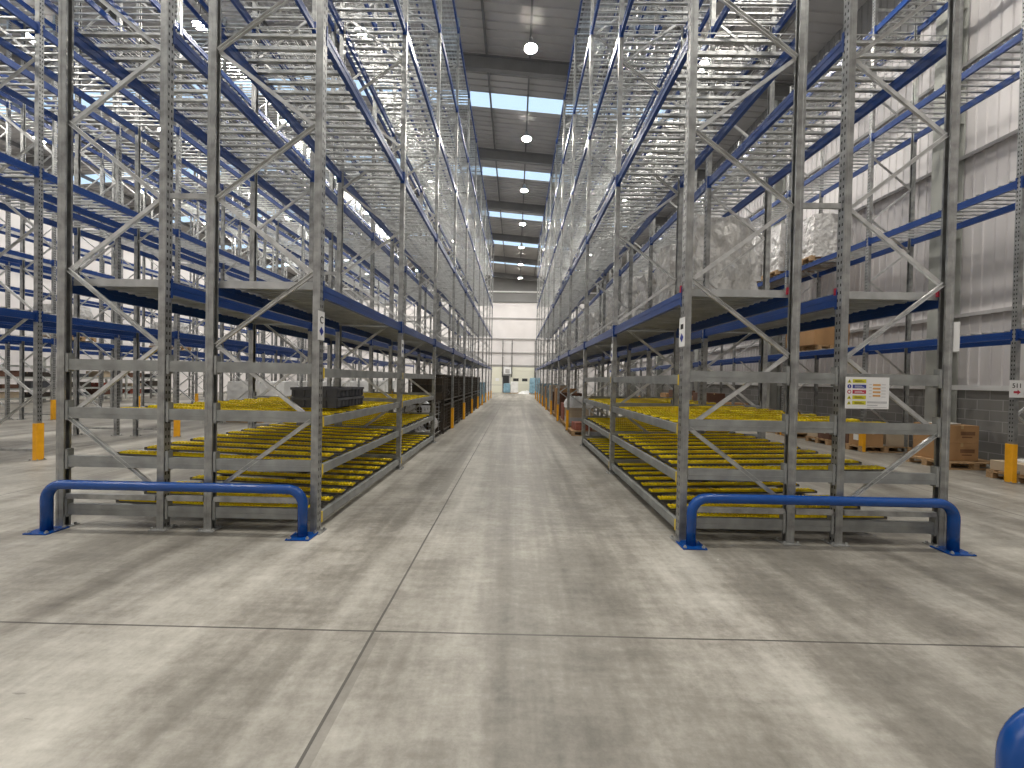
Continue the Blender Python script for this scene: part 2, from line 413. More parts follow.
def rack_run(label, xo, xi, y0=3.895, nf=NF, detail=2, decks=True, levels=LEV, solid_first=True, group=None, PH=12.95, mesh_deck=False):
    """one single-depth run; xo is the post line on its own aisle, xi the one behind"""
    s = 1 if xi > xo else -1; D = abs(xi - xo)
    R = thing('pallet_rack', label, 'pallet rack', (xo, y0, 0), 0, group)
    def T(x): return s * x                               # local x from the aisle face inwards
    # braces as two shared meshes
    za, step = .40, .74; nb = int((PH - .5) / .74)
    a0, a1 = .045, D - .045
    def br(up):
        p, q = ((a1, 0, 0), (a0, 0, step)) if up else ((a0, 0, 0), (a1, 0, step))
        m = MB(); P = (s * p[0], -.012 if up else .012, 0); Q = (s * q[0], -.012 if up else .012, q[2])
        m.channel(P, Q, .038, .024, (0, -1 if up else 1, 0)); return m
    b_up, b_dn = br(True), br(False)
    mu, md = b_up.mesh('brace', BRACE), b_dn.mesh('brace', BRACE)
    strut = MB(); strut.channel((s * .045, 0, 0), (s * (D - .045), 0, 0), .046, .03, (0, 1, 0)); strut_me = strut.mesh('strut', GALV)
    rest = MB()
    for k in range(nf):
        y = BAY * k
        for x, rz in ((0, 0 if s > 0 else PI), (s * D, PI if s > 0 else 0)):
            p = link('post', post_me[PH], R, (x, y, .006), rz)
            link('base_plate', plate_me, p, (0, 0, -.005))
        for zz in (.18, PH - .3): link('strut', strut_me, R, (0, y, zz))
        for j in range(nb):
            up = j % 2 == 0
            if k < 6 and detail > 0: link('brace', mu if up else md, R, (0, y, za + step * j))
            else:
                src = b_up if up else b_dn
                rest.add([(v[0], v[1] + y, v[2] + za + step * j) for v in src.v], src.f)
    o = link('brace', rest.mesh('brace', BRACE), R); o['kind'] = 'stuff'
    # decks: solid planks on the lowest level, spaced support bars above
    pl = MB(); n = 8; w = (BAY - .1) / n
    for i in range(n):
        ya = .05 + i * w; yb = ya + w - .006
        pl.box(.028, D - .028, ya, yb, .022, .026)
        for yy in (ya + .004, ya + w * .33, ya + w * .66, yb - .024): pl.box(.03, D - .03, yy, yy + .02, -.012, .022)
        pl.box(.028, D - .028, ya, ya + .004, -.05 if i == 0 else -.018, .022); pl.box(.028, D - .028, yb - .004, yb, -.05 if i == n - 1 else -.018, .022)
    bars = MB(); n = 17
    for i in range(n):
        yc = .05 + (BAY - .1) * (i + .5) / n; bw = .021
        bars.box(-.022, D + .022, yc - bw, yc + bw, .024, .028)
        bars.box(-.022, D + .022, yc - bw, yc - bw + .004, 0, .026); bars.box(-.022, D + .022, yc + bw - .004, yc + bw, 0, .026)
    if mesh_deck:
        for i in range(10):
            x = .05 + (D - .1) * i / 9; bars.box(x - .003, x + .003, .05, BAY - .05, .028, .034); bars.box(x - .002, x + .002, .05, BAY - .05, -.004, 0)
        for i in range(26):
            y = .06 + (BAY - .12) * i / 25; bars.box(-.01, D + .01, y - .003, y + .003, .034, .040)
    for m in (pl, bars): m.v = [(s * v[0], v[1], v[2]) for v in m.v]
    if s < 0:
        for m in (pl, bars): m.f = [tuple(reversed(f)) for f in m.f]
    pl_me, bars_me = pl.mesh('deck', GALV_PLANK), bars.mesh('deck', GALV_DECK)
    for k in range(nf - 1):
        for li, z in enumerate(levels):
            for x, rz in ((0, s > 0), (s * D, s < 0)):
                # connector lip faces the outside of the run
                if li == 0 and k == 0 and detail > 1: link('lock_clip', clip_me, R, (x, 0, z), 0, label='small red lock clip')
                if detail > 1 and k < 3:
                    b = link('beam', beam_me, R, (x, BAY * k, z), 0)
                    if rz:
                        link('connector', conn_me, b); link('connector', conn2_me, b, (0, BAY, 0))
                    else:
                        link('connector', conn2_me, b, (0, 0, 0), PI); link('connector', conn_me, b, (0, BAY, 0), PI)
                else:
                    if rz: link('beam', beam_far_me, R, (x, BAY * k, z))
                    else: link('beam', beam_far_me, R, (x, BAY * (k + 1), z), PI)
            if decks: link('deck', pl_me if (li == 0 and solid_first) else bars_me, R, (0, BAY * k, z + BH), label='solid steel deck' if (li == 0 and solid_first) else None)
    return R

XL = (-4.60, -3.573, -3.088, -2.01); XR = (1.7025, 2.777, 3.257, 4.2835)
LA = rack_run('tall galvanised pallet rack with blue beams lining the left side of the central aisle', XL[3], XL[2], mesh_deck=True)
LB = rack_run('tall galvanised pallet rack with blue beams standing back to back behind the left aisle rack', XL[0], XL[1], mesh_deck=True)
RA = rack_run('tall galvanised pallet rack with blue beams lining the right side of the central aisle', XR[0], XR[1], PH=12.68, mesh_deck=True)
RB = rack_run('tall galvanised pallet rack carrying wrapped pallets, back to back behind the right aisle rack', XR[3], XR[2], PH=12.68, mesh_deck=True)
RW = rack_run('tall galvanised pallet rack with blue beams standing against the white right wall', 8.45, 9.45, 3.80, 12, 1, True, [2.44, 5.0, 7.49, 10.03], False, None, 10.9)
B2a = rack_run('galvanised rack with blue beams across the left side aisle, white pallets on its floor level', -8.45, -9.47, 3.95, 11, 1, True, [2.48, 5.0, 7.50, 10.03, 12.5], False)
B2b = rack_run('galvanised rack with blue beams, rear half of the second block beyond the left side aisle', -10.97, -9.95, 3.95, 11, 0, True, [2.48, 5.0, 7.50, 10.03, 12.5], False)
B3a = rack_run('galvanised rack with blue beams, front half of the third block at far left', -14.95, -15.97, 3.95, 11, 0, True, [2.48, 5.0, 7.50, 10.03, 12.5], False)
B4a = rack_run('galvanised rack with blue beams, fourth block by the far left wall', -21.4, -22.42, 3.95, 11, 0, True, [2.48, 5.0, 7.50, 10.03], False)
B3b = rack_run('galvanised rack with blue beams, rear half of the third block at far left', -17.47, -16.45, 3.95, 11, 0, True, [2.48, 5.0, 7.50, 10.03], False)

# row spacers tying the back to back runs
def spacers(x0, x1, run, y0=0, nf=NF):
    m = MB().channel((x0 + .05, 0, 0), (x1 - .05, 0, 0), .05, .03, (0, 1, 0))
    rx = run.location.x; m.v = [(v[0] - rx, v[1], v[2]) for v in m.v]; me = m.mesh('row_spacer', GALV)
    for k in range(nf):
        for z in (3.38, 6.4, 9.4, 12.2): link('row_spacer', me, run, (0, BAY * k, z))
spacers(XL[1], XL[2], LA); spacers(XR[1], XR[2], RA); spacers(-9.95, -9.47, B2a)

# bay tags on the aisle posts (part of the rack they are screwed to)
def tag_on(x, y, run_label, letter, sx, label):
    t = thing('bay_sign', label, 'sign', (x, y, 1.95), 0, None)
    mb = MB(); mb.box(0, sx * .004, -.062, .062, 0, .29)
    link('board', mb.mesh('board', WHITE), t)
    if letter:
        o = link('letter', text_mesh(letter, .10, BLACK), t, (sx * .006, 0, .2)); o.rotation_euler = (PI / 2, 0, PI / 2 * sx)
    else:
        mb = MB(); mb.box(*sorted((sx * .004, sx * .0055)), -.03, .03, .175, .225)
        link('mark', mb.mesh('mark', BLACK), t)
    mb = MB(); r = .042
    mb.add([(sx * .006, 0, .09 - r * 1.1), (sx * .006, r, .09), (sx * .006, 0, .09 + r * 1.1), (sx * .006, -r, .09)], [(0, 1, 2, 3)])
    link('diamond', mb.mesh('diamond', SIGN_B), t, label='blue diamond')
    return t
tag_on(XL[3] + .045, 3.87, 'left', 'C', 1, 'white bay sign with black C and blue diamond on front aisle post of left rack')
tag_on(XL[3] + .045, 6.67, 'left', '', 1, 'white bay sign on the second aisle post of the left rack')
tag_on(XR[0] - .045, 3.87, 'right', '', -1, 'white bay sign with blue diamond on front aisle post of right rack')
tag_on(XR[0] - .045, 6.67, 'right', '', -1, 'white bay sign on the second aisle post of the right rack')

tag_on(XR[3] + .045, 3.87, 'right', '', 1, 'white bay sign seen edge on at the outer front post of the right rack end')

# ------------------------------------------------------------------ yellow post guards
mb = MB()
prof = [(-.085, -.066), (-.07, -.078), (.02, -.078), (.02, -.056), (-.056, -.056), (-.056, .056), (.02, .056), (.02, .078), (-.07, .078), (-.085, .066)]
mb.prism([(x * .74, y * .74) for x, y in prof], .012, .66)
guard_me = mb.mesh('post_guard', ORANGE)
def guards(x, face, y0, ks, where, grp):
    for k in ks:
        o = thing('post_guard', 'yellow guard round the foot of the %s post of %s' % (ORD[k], where), 'post guard', (x, y0 + BAY * k, 0), 0 if face < 0 else PI, grp, guard_me)
guards(XL[3], 1, 3.895, range(3, 11), 'the left aisle rack', 'post guards along the left of the central aisle')
guards(XR[0], -1, 3.895, range(3, 11), 'the right aisle rack', 'post guards along the right of the central aisle')
guards(8.45, -1, 3.80, range(1, 11), 'the right wall rack', 'post guards of the right wall rack')
guards(-8.45, 1, 3.95, range(1, 11), 'the second left block', 'post guards of the second left block')
guards(-14.95, 1, 3.95, range(3, 11), 'the third left block', 'post guards of the third left block')

# ------------------------------------------------------------------ roller beds in the two front bays
TR_L = 2.13
mb = MB(); mb.box(0, TR_L, -.055, .055, 0, .006); mb.box(0, TR_L, -.055, -.050, 0, .020); mb.box(0, TR_L, .050, .055, 0, .020)
mb.box(-.004, 0, -.055, .055, 0, .03); mb.box(TR_L, TR_L + .004, -.055, .055, 0, .03)
track_me = mb.mesh('roller_track', RAILM)
mb = MB(); x = .03
while x < TR_L - .02:
    mb.tube([(x, -.047, .024), (x, .047, .024)], .0205, 8); x += .042
wheel_me = mb.mesh('roller_row', YEL)
def seg_beam(x0, x1, h):
    m = MB(); m.box(x0, x1, -.022, .022, 0, h); m.box(x0, x1, -.026, -.022, h * .42, h * .47); return m
def flow_block(side, X, mirror):
    """X = four post lines from the aisle outwards"""
    s = mirror                                            # +1: right block (aisle at low x), -1: left block
    for tier, (zb, zt, nm) in enumerate(((.13, .15, 'lowest'), (.62, .655, 'middle'), (1.115, 1.122, 'top'))):
        t = thing('roller_bed', '%s tier of yellow roller tracks on grey beams in the %s rack end' % (nm, side), 'roller bed', (X[0], 3.895, 0), 0, 'yellow roller beds')
        h = .11
        for k in range(3):                                # cross beams at the three frames
            for a, b in ((0, 1), (1, 2), (2, 3)):
                x0, x1 = sorted((X[a], X[b])); m = seg_beam(x0 + .045 - X[0], x1 - .045 - X[0], h)
                yy = BAY * k + (.07 if k == 2 else 0)
                c = link('cross_beam', m.mesh('cross_beam', GALV_D), t, (0, yy, zb))
                m = MB(); e = x0 + .045 if s < 0 else x1 - .07
                m.box(e - X[0], e + .025 - X[0], -.03, .03, -.02, h + .07)
                link('bracket', m.mesh('bracket', GALV_D), c)
        for k in range(2):                                # beams along the aisle face and the outer face
            for x in (X[0],):
                m = MB(); m.box(-.022, .022, .055, BAY - .055, 0, .09); m.box(-.03, .03, .051, .058, -.03, .13); m.box(-.03, .03, BAY - .058, BAY - .051, -.03, .13)
                e = link('edge_beam', m.mesh('edge_beam', GALV_D), t, (x - X[0], BAY * k, zb - .045))
                m = MB(); m.box(-.034 * 1, .034, .06, .085, -.01, .10)
                link('clip', m.mesh('clip', CLIP), e, label='yellow locking clip')
        # tracks: feed the aisle, falling slightly towards it
        fall = .055
        n = 18; xa = X[0] + s * .07
        for i in range(n):
            y = .20 + i * (2 * BAY - .32) / (n - 1)
            if abs(y - BAY) < .1: y += .09 if y > BAY else -.09
            rz = 0 if s > 0 else PI
            o = link('roller_track', track_me, t, (xa - X[0], y, zt), rz)
            o.rotation_euler = (0, -math.atan2(fall, TR_L), rz)
            link('roller_row', wheel_me, o, label='yellow rollers')
        # carrying rails under the tracks, along the bed
        for xx, dz in ((.16, 0), (1.05, 0), (1.95, 0)):
            m = MB(); z = zt + fall * xx / TR_L
            m.box(-.02, .02, .08, 2 * BAY - .02, z - .055, z - .003)
            link('carrier_rail', m.mesh('carrier_rail', RAILM), t, (s * (.07 + xx), 0, 0))
        if tier == 0:
            for a, b in ((0, 1), (1, 2), (2, 3)):
                x0, x1 = sorted((X[a], X[b])); m = MB(); m.box(x0 + .055 - X[0], x1 - .055 - X[0], -.03, .01, 0, .05)
                link('stop_rail', m.mesh('stop_rail', GALV), t, (0, 0, .295))
    g = thing('guard_rail_frame', 'grey galvanised rail frame over the roller beds of the %s rack end' % side, 'guard rail', (X[0], 3.895, 0))
    for a, b in ((0, 1), (1, 2), (2, 3)):
        x0, x1 = sorted((X[a], X[b])); m = seg_beam(x0 + .045 - X[0], x1 - .045 - X[0], .11)
        c = link('cross_beam', m.mesh('cross_beam', GALV_D), g, (0, 0, 1.605))
        m = MB(); e = x0 + .045 if s < 0 else x1 - .07
        m.box(e - X[0], e + .025 - X[0], -.03, .03, -.02, .17)
        link('bracket', m.mesh('bracket', GALV_D), c)
    for k in range(2):
        m = MB(); m.box(-.022, .022, .055, BAY - .055, 0, .095); m.box(-.03, .03, .051, .058, -.03, .13); m.box(-.03, .03, BAY - .058, BAY - .051, -.03, .13)
        e = link('edge_beam', m.mesh('edge_beam', GALV_D), g, (0, BAY * k, 1.575))
        m = MB(); m.box(-.034, .034, .06, .085, -.01, .10); link('clip', m.mesh('clip', CLIP), e, label='yellow locking clip')
flow_block('left', (XL[3], XL[2], XL[1], XL[0]), -1)
flow_block('right', XR, 1)

# grey euro crates standing on the top left bed
def crate_mesh(L=.58, W=.39, H=.12):
    m = MB(); t = .014
    m.box(-L / 2 + .02, L / 2 - .02, -W / 2 + .02, W / 2 - .02, 0, .012)
    for sx in (-1, 1): m.box(*sorted((sx * (L / 2 - .02), sx * (L / 2 - .02 - t))), -W / 2 + .02, W / 2 - .02, 0, H)
    for sy in (-1, 1): m.box(-L / 2 + .02, L / 2 - .02, *sorted((sy * (W / 2 - .02), sy * (W / 2 - .02 - t))), 0, H)
    for sx in (-1, 1): m.box(*sorted((sx * (L / 2 - .02), sx * L / 2)), -W / 2, W / 2, H - .03, H)
    for sy in (-1, 1): m.box(-L / 2, L / 2, *sorted((sy * (W / 2 - .02), sy * W / 2)), H - .03, H)
    for i in range(5):
        x = -L / 2 + .03 + i * (L - .06) / 4
        for sy in (-1, 1): m.box(x - .008, x + .008, *sorted((sy * (W / 2 - .02), sy * (W / 2 - .004))), .01, H - .03)
    for i in range(4):
        y = -W / 2 + .03 + i * (W - .06) / 3
        for sx in (-1, 1): m.box(*sorted((sx * (L / 2 - .02), sx * (L / 2 - .004))), y - .008, y + .008, .01, H - .03)
    return m.mesh('crate', CRATE)
crate_me = crate_mesh()
for (x, y, z, lb) in ((-2.41, 4.80, 1.206, 'dark grey plastic crate, lower of the front pair on the left roller bed'),
                      (-2.41, 4.80, 1.328, 'dark grey plastic crate, upper of the front pair on the left roller bed'),
                      (-2.41, 5.20, 1.206, 'dark grey plastic crate, lower of the rear pair on the left roller bed'),
                      (-2.41, 5.20, 1.328, 'dark grey plastic crate, upper of the rear pair on the left roller bed')):
    thing('plastic_crate', lb, 'crate', (x, y, z), 0, 'grey crates on the left roller bed', crate_me)

# ------------------------------------------------------------------ blue hoop barriers
def hoop(xa, xb, y, label, H=.515, r=.046, br=.15):
    t = thing('hoop_barrier', label, 'barrier', (xa, y, 0))
    L = xb - xa; pts = [(0, 0, .01), (0, 0, H - r - br)]; c = H - r - br
    for i in range(1, 9):
        a = PI / 2 * i / 8; pts.append((br - br * math.cos(a), 0, c + br * math.sin(a)))
    pts += [(L / 2, 0, H - r)]
    for i in range(0, 9):
        a = PI / 2 * i / 8; pts.append((L - br + br * math.sin(a), 0, c + br * math.cos(a)))
    pts += [(L, 0, .01)]
    link('rail', MB().tube(pts, r, 24).mesh('rail', GUARD_BLUE, True), t)
    for x in (0, L):
        p = link('base_plate', MB().box(-.115, .115, -.10, .10, .002, .014).mesh('base_plate', GUARD_BLUE), t, (x, 0, 0))
        for dx in (-.088, .088):
            for dy in (-.074, .074):
                link('bolt', MB().lathe([(.0, .034), (.008, .034), (.009, .022), (.016, .022), (.016, .012)], 8).mesh('bolt', GALV), p, (dx, dy, .002))
    return t
hoop(-4.615, -2.068, 3.765, 'blue tubular hoop barrier bolted down in front of the left rack end')
hoop(1.745, 4.28, 3.765, 'blue tubular hoop barrier bolted down in front of the right rack end')
hoop(1.70, 4.2, 1.284, 'blue tubular hoop barrier in the near right corner of the floor, mostly cut off', H=.545, r=.05)

# ------------------------------------------------------------------ signs
t = thing('safety_sign', 'white safety sign with yellow, blue and red rows on the right rack end', 'sign', (3.235, 3.80, 1.37))
link('board', MB().box(0, .42, 0, .006, 0, .31).mesh('board', WHITE), t)
for i, (m, lb) in enumerate(((SIGN_Y, 'yellow row'), (SIGN_B, 'blue row'), (SIGN_R, 'red row'), (SIGN_Y, 'yellow row'), (SIGN_Y, 'yellow row'))):
    z = .252 - i * .053
    r = link('warning_panel', MB().box(.065, .195, -.002, 0, z, z + .036).mesh('warning_panel', m), t, label=lb)
    tm = MB()
    for q in range(2): tm.box(.085, .175 - .02 * q, -.0035, -.002, z + .010 + q * .010, z + .014 + q * .010)
    link('lettering', tm.mesh('lettering', BLACK if m is SIGN_Y else WHITE), r)
    p = MB()
    if i in (0, 3, 4):
        p.add([(.012, -.002, z), (.052, -.002, z), (.032, -.002, z + .036)], [(0, 1, 2)])
        link('pictogram', p.mesh('pictogram', SIGN_Y), t)
        q = MB(); q.box(.029, .035, -.0035, -.002, z + .006, z + .022); link('pictogram', q.mesh('pictogram', BLACK), t)
    else:
        cx, cz = .032, z + .018
        p.add([(cx + .02 * math.cos(a * PI / 8), -.002, cz + .02 * math.sin(a * PI / 8)) for a in range(16)], [tuple(range(16))])
        link('pictogram', p.mesh('pictogram', SIGN_B if i == 1 else SIGN_R), t)
        q = MB()
        if i == 1: q.box(.029, .035, -.0035, -.002, z + .008, z + .028)
        else: q.add([(cx + .012 * math.cos(a * PI / 8), -.0035, cz + .012 * math.sin(a * PI / 8)) for a in range(16)], [tuple(range(16))])
        link('pictogram', q.mesh('pictogram', WHITE), t)
for i in range(4):
    z = .225 - i * .035
    link('diagram_bar', MB().box(.262, .335, -.002, 0, z, z + .018).mesh('diagram_bar', SIGN_O), t)
m = MB(); m.box(.21, .40, -.002, 0, .055, .075); m.box(.21, .31, -.002, 0, .03, .04); m.box(.21, .40, -.002, 0, .012, .018)
for q in range(5): m.box(.225, .25, -.002, 0, .115 + .03 * q, .121 + .03 * q); m.box(.345, .385, -.002, 0, .115 + .03 * q, .121 + .03 * q)
link('small_print', m.mesh('small_print', SIGN_G), t)

t = thing('aisle_sign', 'white card with number 511 and red arrow on a post of the right wall rack', 'sign', (8.395, 6.53, 1.45))
m = MB(); m.box(-.12, .12, -.006, 0, 0, .29); link('card', m.mesh('card', WHITE), t)
o = link('number', text_mesh('511', .11, BLACK), t, (0, -.008, .195)); o.rotation_euler = (PI / 2, 0, 0)
m = MB(); m.prism([(-.055, -.018), (.01, -.018), (.01, -.042), (.06, 0), (.01, .042), (.01, .018), (-.055, .018)], 0, .002)
o = link('arrow', m.mesh('arrow', SIGN_R), t, (0, -.007, .09), label='red arrow'); o.rotation_euler = (PI / 2, 0, 0)

# ------------------------------------------------------------------ goods
def pallet_mb(L=1.2, W=.8):
    m = MB()
    for i in range(5):
        y = -W / 2 + i * (W - .12) / 4; m.box(-L / 2, L / 2, y, y + .12, .122, .144)
    for x in (-L / 2, -.05, L / 2 - .1):
        m.box(x, x + .1, -W / 2, W / 2, .1, .122)
        for y in (-W / 2, -.05, W / 2 - .1): m.box(x, x + .1, y, y + .1, .022, .1)
    for y in (-W / 2, -.05, W / 2 - .1): m.box(-L / 2, L / 2, y, y + .1, 0, .022)
    return m
PAL = {}
def pallet_me(L, W):
    if (L, W) not in PAL: PAL[(L, W)] = pallet_mb(L, W).mesh('pallet', WOOD)
    return PAL[(L, W)]
def wrap_mesh(L, W, H, seed, amp=.025, matr=None, taper=0.):
    """crumpled shell of stretch film, open below"""
    nx, ny, nz = 18, 13, 30; m = MB(); idx = {}
    def P(x, y, z):
        p = Vector((x, y, z)); n = noise.noise_vector(p * 3.1 + Vector((seed * 7.3, seed * 3.1, 0))) * amp
        n += noise.noise_vector(p * 8 + Vector((seed, 0, seed))) * amp * .55; n += noise.noise_vector(Vector((p.x * 16, p.y * 16, p.z * 5 + seed))) * amp * .4
        k = 1 - taper * (z / H) ** 3
        return (x * k + n.x, y * k + n.y, z + n.z * (.9 if z > .05 else 0))
    def grid(fn, a, b):
        vs = [fn(i / a, j / b) for j in range(b + 1) for i in range(a + 1)]
        m.add(vs, [(j * (a + 1) + i, j * (a + 1) + i + 1, (j + 1) * (a + 1) + i + 1, (j + 1) * (a + 1) + i) for j in range(b) for i in range(a)])
    l, w = L / 2, W / 2
    grid(lambda u, v: P(-l + L * u, -w, H * v), nx, nz); grid(lambda u, v: P(l, -w + W * u, H * v), ny, nz)
    grid(lambda u, v: P(l - L * u, w, H * v), nx, nz); grid(lambda u, v: P(-l, w - W * u, H * v), ny, nz)
    grid(lambda u, v: P(-l + L * u, -w + W * v, H), nx, ny)
    return m.mesh('stretch_wrap', matr or FILM, True)
def stack_mb(L, W, H, cols, rows, layers, seed):
    rnd = random.Random(seed); m = MB(); dx, dy, dz = L / cols, W / rows, H / layers
    for c in range(cols):
        for r in range(rows):
            for k in range(layers):
                if k == layers - 1 and rnd.random() < .3: continue
                g = .008; x = -L / 2 + c * dx; y = -W / 2 + r * dy; m.mi = rnd.choice((0, 0, 1))
                m.box(x + g, x + dx - g, y + g, y + dy - g, k * dz + .002, (k + 1) * dz - .002)
    return m
WV = [wrap_mesh(1.12, .82, 1.98, i, .075, FILM, .10) for i in range(4)]
SV = [stack_mb(.90, .62, 1.74, 2, 2, 6, i).mesh('load', [mat('wrapped_goods_%d' % i, c, .6, 0, .2, 3), CARD_L]) for i, c in
      enumerate(((.22, .21, .20), (.36, .30, .25), (.16, .16, .155), (.40, .38, .36)))]
def wrapped(label, x, y, z, rz, group, v, sc=1., zs=1., film=None, load=None):
    t = thing('wrapped_pallet', label, 'wrapped pallet', (x, y, z), rz, group)
    link('pallet', pallet_me(1.2, .8), t)
    o = link('load', load or SV[v % 4], t, (0, 0, .146)); o.scale = (sc, sc, zs)
    o = link('stretch_wrap', film or WV[v % 4], t, (0, 0, .10)); o.scale = (sc, sc, zs)
    return t
DZ = LEV[0] + BH + .032
g = 'wrapped pallets on the lowest level behind the right aisle rack'
q = 0
for k in range(1, 10):
    for j, dy in enumerate((.72, 2.05)):
        hh = (1.0, .98, .86, 1.0, .92, 1.02, .9, .97, .88, 1., .94, .9, 1., .95, .85, .97, .9, 1.)[q]
        wrapped('tall pallet in shiny clear film, %s along the lowest right rack level' % (ORD + ['thirteenth', 'fourteenth', 'fifteenth', 'sixteenth', 'seventeenth', 'eighteenth'])[q],
                3.77, 3.895 + BAY * k + dy, DZ, 0, g, q, .98, hh); q += 1
# right wall rack, second level
z2 = 5.0 + BH + .032
for i, (k, dy, v, zs) in enumerate(((2, 2.1, 3, .62), (3, .75, 3, .78), (3, 2.05, 1, .8), (4, .8, 2, .7))):
    wrapped('film wrapped pallet on the second level of the right wall rack, %s from the front' % ORD[i], 8.97, 3.8 + BAY * k + dy, z2, 0, 'wrapped pallets on the right wall rack', v, .95, zs, wrap_mesh(1.16, .86, 1.98, 11 + i, .03, FILM_W, .06))
# cardboard boxes
def carton(label, x, y, z, L, W, H, rz=0, m=CARD, group=None, printed=False, paper=False):
    t = thing('cardboard_box', label, 'cardboard box', (x, y, z), rz, group)
    b = link('box', MB().box(-L / 2, L / 2, -W / 2, W / 2, 0, H).mesh('box', m), t); bevel(b, .006, 2)
    tp = MB(); tp.box(-.025, .025, -W / 2 - .001, W / 2 + .001, H, H + .0012); tp.box(-.025, .025, -W / 2 - .0015, -W / 2, H - .07, H)
    link('tape', tp.mesh('tape', TAPE), t)
    if printed:
        p = MB(); p.box(-L * .05, L * .38, -W / 2 - .003, -W / 2 - .0005, H * .45, H * .66); p.box(0, L * .3, -W / 2 - .003, -W / 2 - .0005, H * .30, H * .37)
        link('printing', p.mesh('printing', PRINT), t)
    if paper:
        p = MB(); p.box(-L / 2 - .002, -L / 2, -.08, .06, H * .35, H * .75); link('paper_label', p.mesh('paper_label', WHITEPAPER), t)
    return t
def bare_pallet(label, x, y, z=0, rz=0, L=1.2, W=.8, group=None):
    return thing('wooden_pallet', label, 'pallet', (x, y, z), rz, group, pallet_me(L, W))
# big brown box on a pallet on the first level of the wall rack
bare_pallet('wooden pallet under the large brown box on the right wall rack', 8.95, 11.6, 2.44 + BH + .032, PI / 2)
carton('large brown cardboard box on the lowest level of the right wall rack', 8.95, 11.6, 2.44 + BH + .178, 1.0, 1.15, .66)
# floor level goods along the right wall
gp = 'wooden pallets on the floor by the right wall'
bare_pallet('wooden pallet on the floor below the two stacked printed boxes', 9.0, 7.95, 0, 0, 1.2, .8, gp)
carton('printed brown box by the right wall, lower of two', 8.88, 8.02, .147, .66, .62, .35, 0, CARD, None, True)
carton('printed brown box by the right wall, upper of two with white papers', 8.88, 8.02, .499, .66, .62, .35, 0, CARD, None, True)
m = MB(); m.box(-.2, .05, -.14, .16, 0, .006); m.box(-.12, .16, -.18, .02, .006, .02); m.box(.02, .22, -.05, .2, .006, .014)
thing('paper_stack', 'loose white papers lying on the upper printed box', 'papers', (8.88, 8.05, .853), .2, None, m.mesh('papers', WHITEPAPER))
bare_pallet('wooden pallet on the floor behind the near yellow guard at the right wall', 9.13, 6.62, 0, 0, 1.2, .8, gp)
carton('pale flat carton on the pallet behind the near yellow guard', 9.12, 6.62, .147, 1.1, .76, .17, 0, CARD_L)
m = MB(); m.box(-.22, .2, -.16, .18, 0, .03); m.box(-.1, .3, -.2, .1, .03, .05)
thing('paper_stack', 'crumpled white sheet lying on the pale flat carton', 'papers', (9.0, 6.75, .32), .4, None, m.mesh('papers', WHITEPAPER))
rnd = random.Random(3)
bxn = 0
AD = ['tan', 'brown', 'dark brown', 'pale brown']
for pi_, (py, lay) in enumerate(((9.75, 0), (10.75, 1), (12.05, 2), (13.25, 3), (14.95, 4), (16.2, 5))):
    bare_pallet('wooden pallet of mixed boxes by the right wall, %s beyond the printed boxes' % ORD[pi_], 8.98, py, 0, 0, 1.2, .8, gp)
    for bi, (dx, dy, L, W, H) in enumerate(((-.32, -.19, .5, .38, rnd.uniform(.3, .52)), (-.32, .2, .5, .36, rnd.uniform(.25, .6)), (.28, 0, .55, .74, rnd.uniform(.4, .7)))):
        c = (CARD, CARD_D, CARD_L, CARD)[(bi + pi_) % 4]
        carton('%s box standing %s on the %s mixed pallet by the right wall' % ({id(CARD): 'tan', id(CARD_D): 'dark brown', id(CARD_L): 'pale'}[id(c)], ('front near', 'front far', 'behind')[bi], ORD[pi_]),
               8.98 + dx, py + dy, .147, L, W, H, 0, c, 'mixed boxes on pallets by the right wall', False, bi != 2)
# boxes seen over the top right bed, standing on the wall rack pallets further on
for i, (x, y, z, L, W, H, m) in enumerate(((9.0, 18.0, 0, 1.0, 1.0, 1.15, CARD_D), (9.0, 19.3, 0, 1.0, 1.0, .95, CARD), (9.0, 20.9, 0, 1.0, 1.0, 1.2, CARD_D), (9.0, 22.2, 0, 1.0, .9, 1.0, CARD))):
    carton('large %s carton on the floor by the right wall, %s past the mixed pallets' % ('dark' if m is CARD_D else 'brown', ORD[i]), x, y, z, L, W, H, 0, m, 'large cartons by the right wall')

# ---- goods on the floor in the right aisle rack, beyond the roller beds
def trolley(label, x, y, rz=0):
    t = thing('tube_trolley', label, 'trolley', (x, y, 0), rz)
    m = MB(); w, d, hh = .35, .5, .92
    m.tube([(-w, -d, .12), (-w, -d, hh - .06), (-w + .06, -d, hh), (w - .06, -d, hh), (w, -d, hh - .06), (w, -d, .12)], .018, 8)
    m.tube([(-w, d, .12), (-w, d, hh - .06), (-w + .06, d, hh), (w - .06, d, hh), (w, d, hh - .06), (w, d, .12)], .018, 8)
    link('frame', m.mesh('frame', CHROME, True), t)
    for z in (.16, .5): link('shelf', MB().box(-w - .01, w + .01, -d, d, z, z + .02).mesh('shelf', GALV), t)
    for sx in (-1, 1):
        for sy in (-1, 1):
            link('wheel', MB().tube([(sx * w - .015, sy * (d - .05), .06), (sx * w + .015, sy * (d - .05), .06)], .058, 14).mesh('wheel', BLACK), t)
    return t
trolley('silver tube trolley on the floor just past the right roller beds', 2.25, 10.3)
bare_pallet('low wooden pallet jutting into the aisle beside the right rack', 2.2, 11.55, 0, 0, 1.1, .8)
carton('red and brown box on the low pallet beside the silver trolley', 2.0, 11.5, .147, .5, .5, .22, .1, PINK)
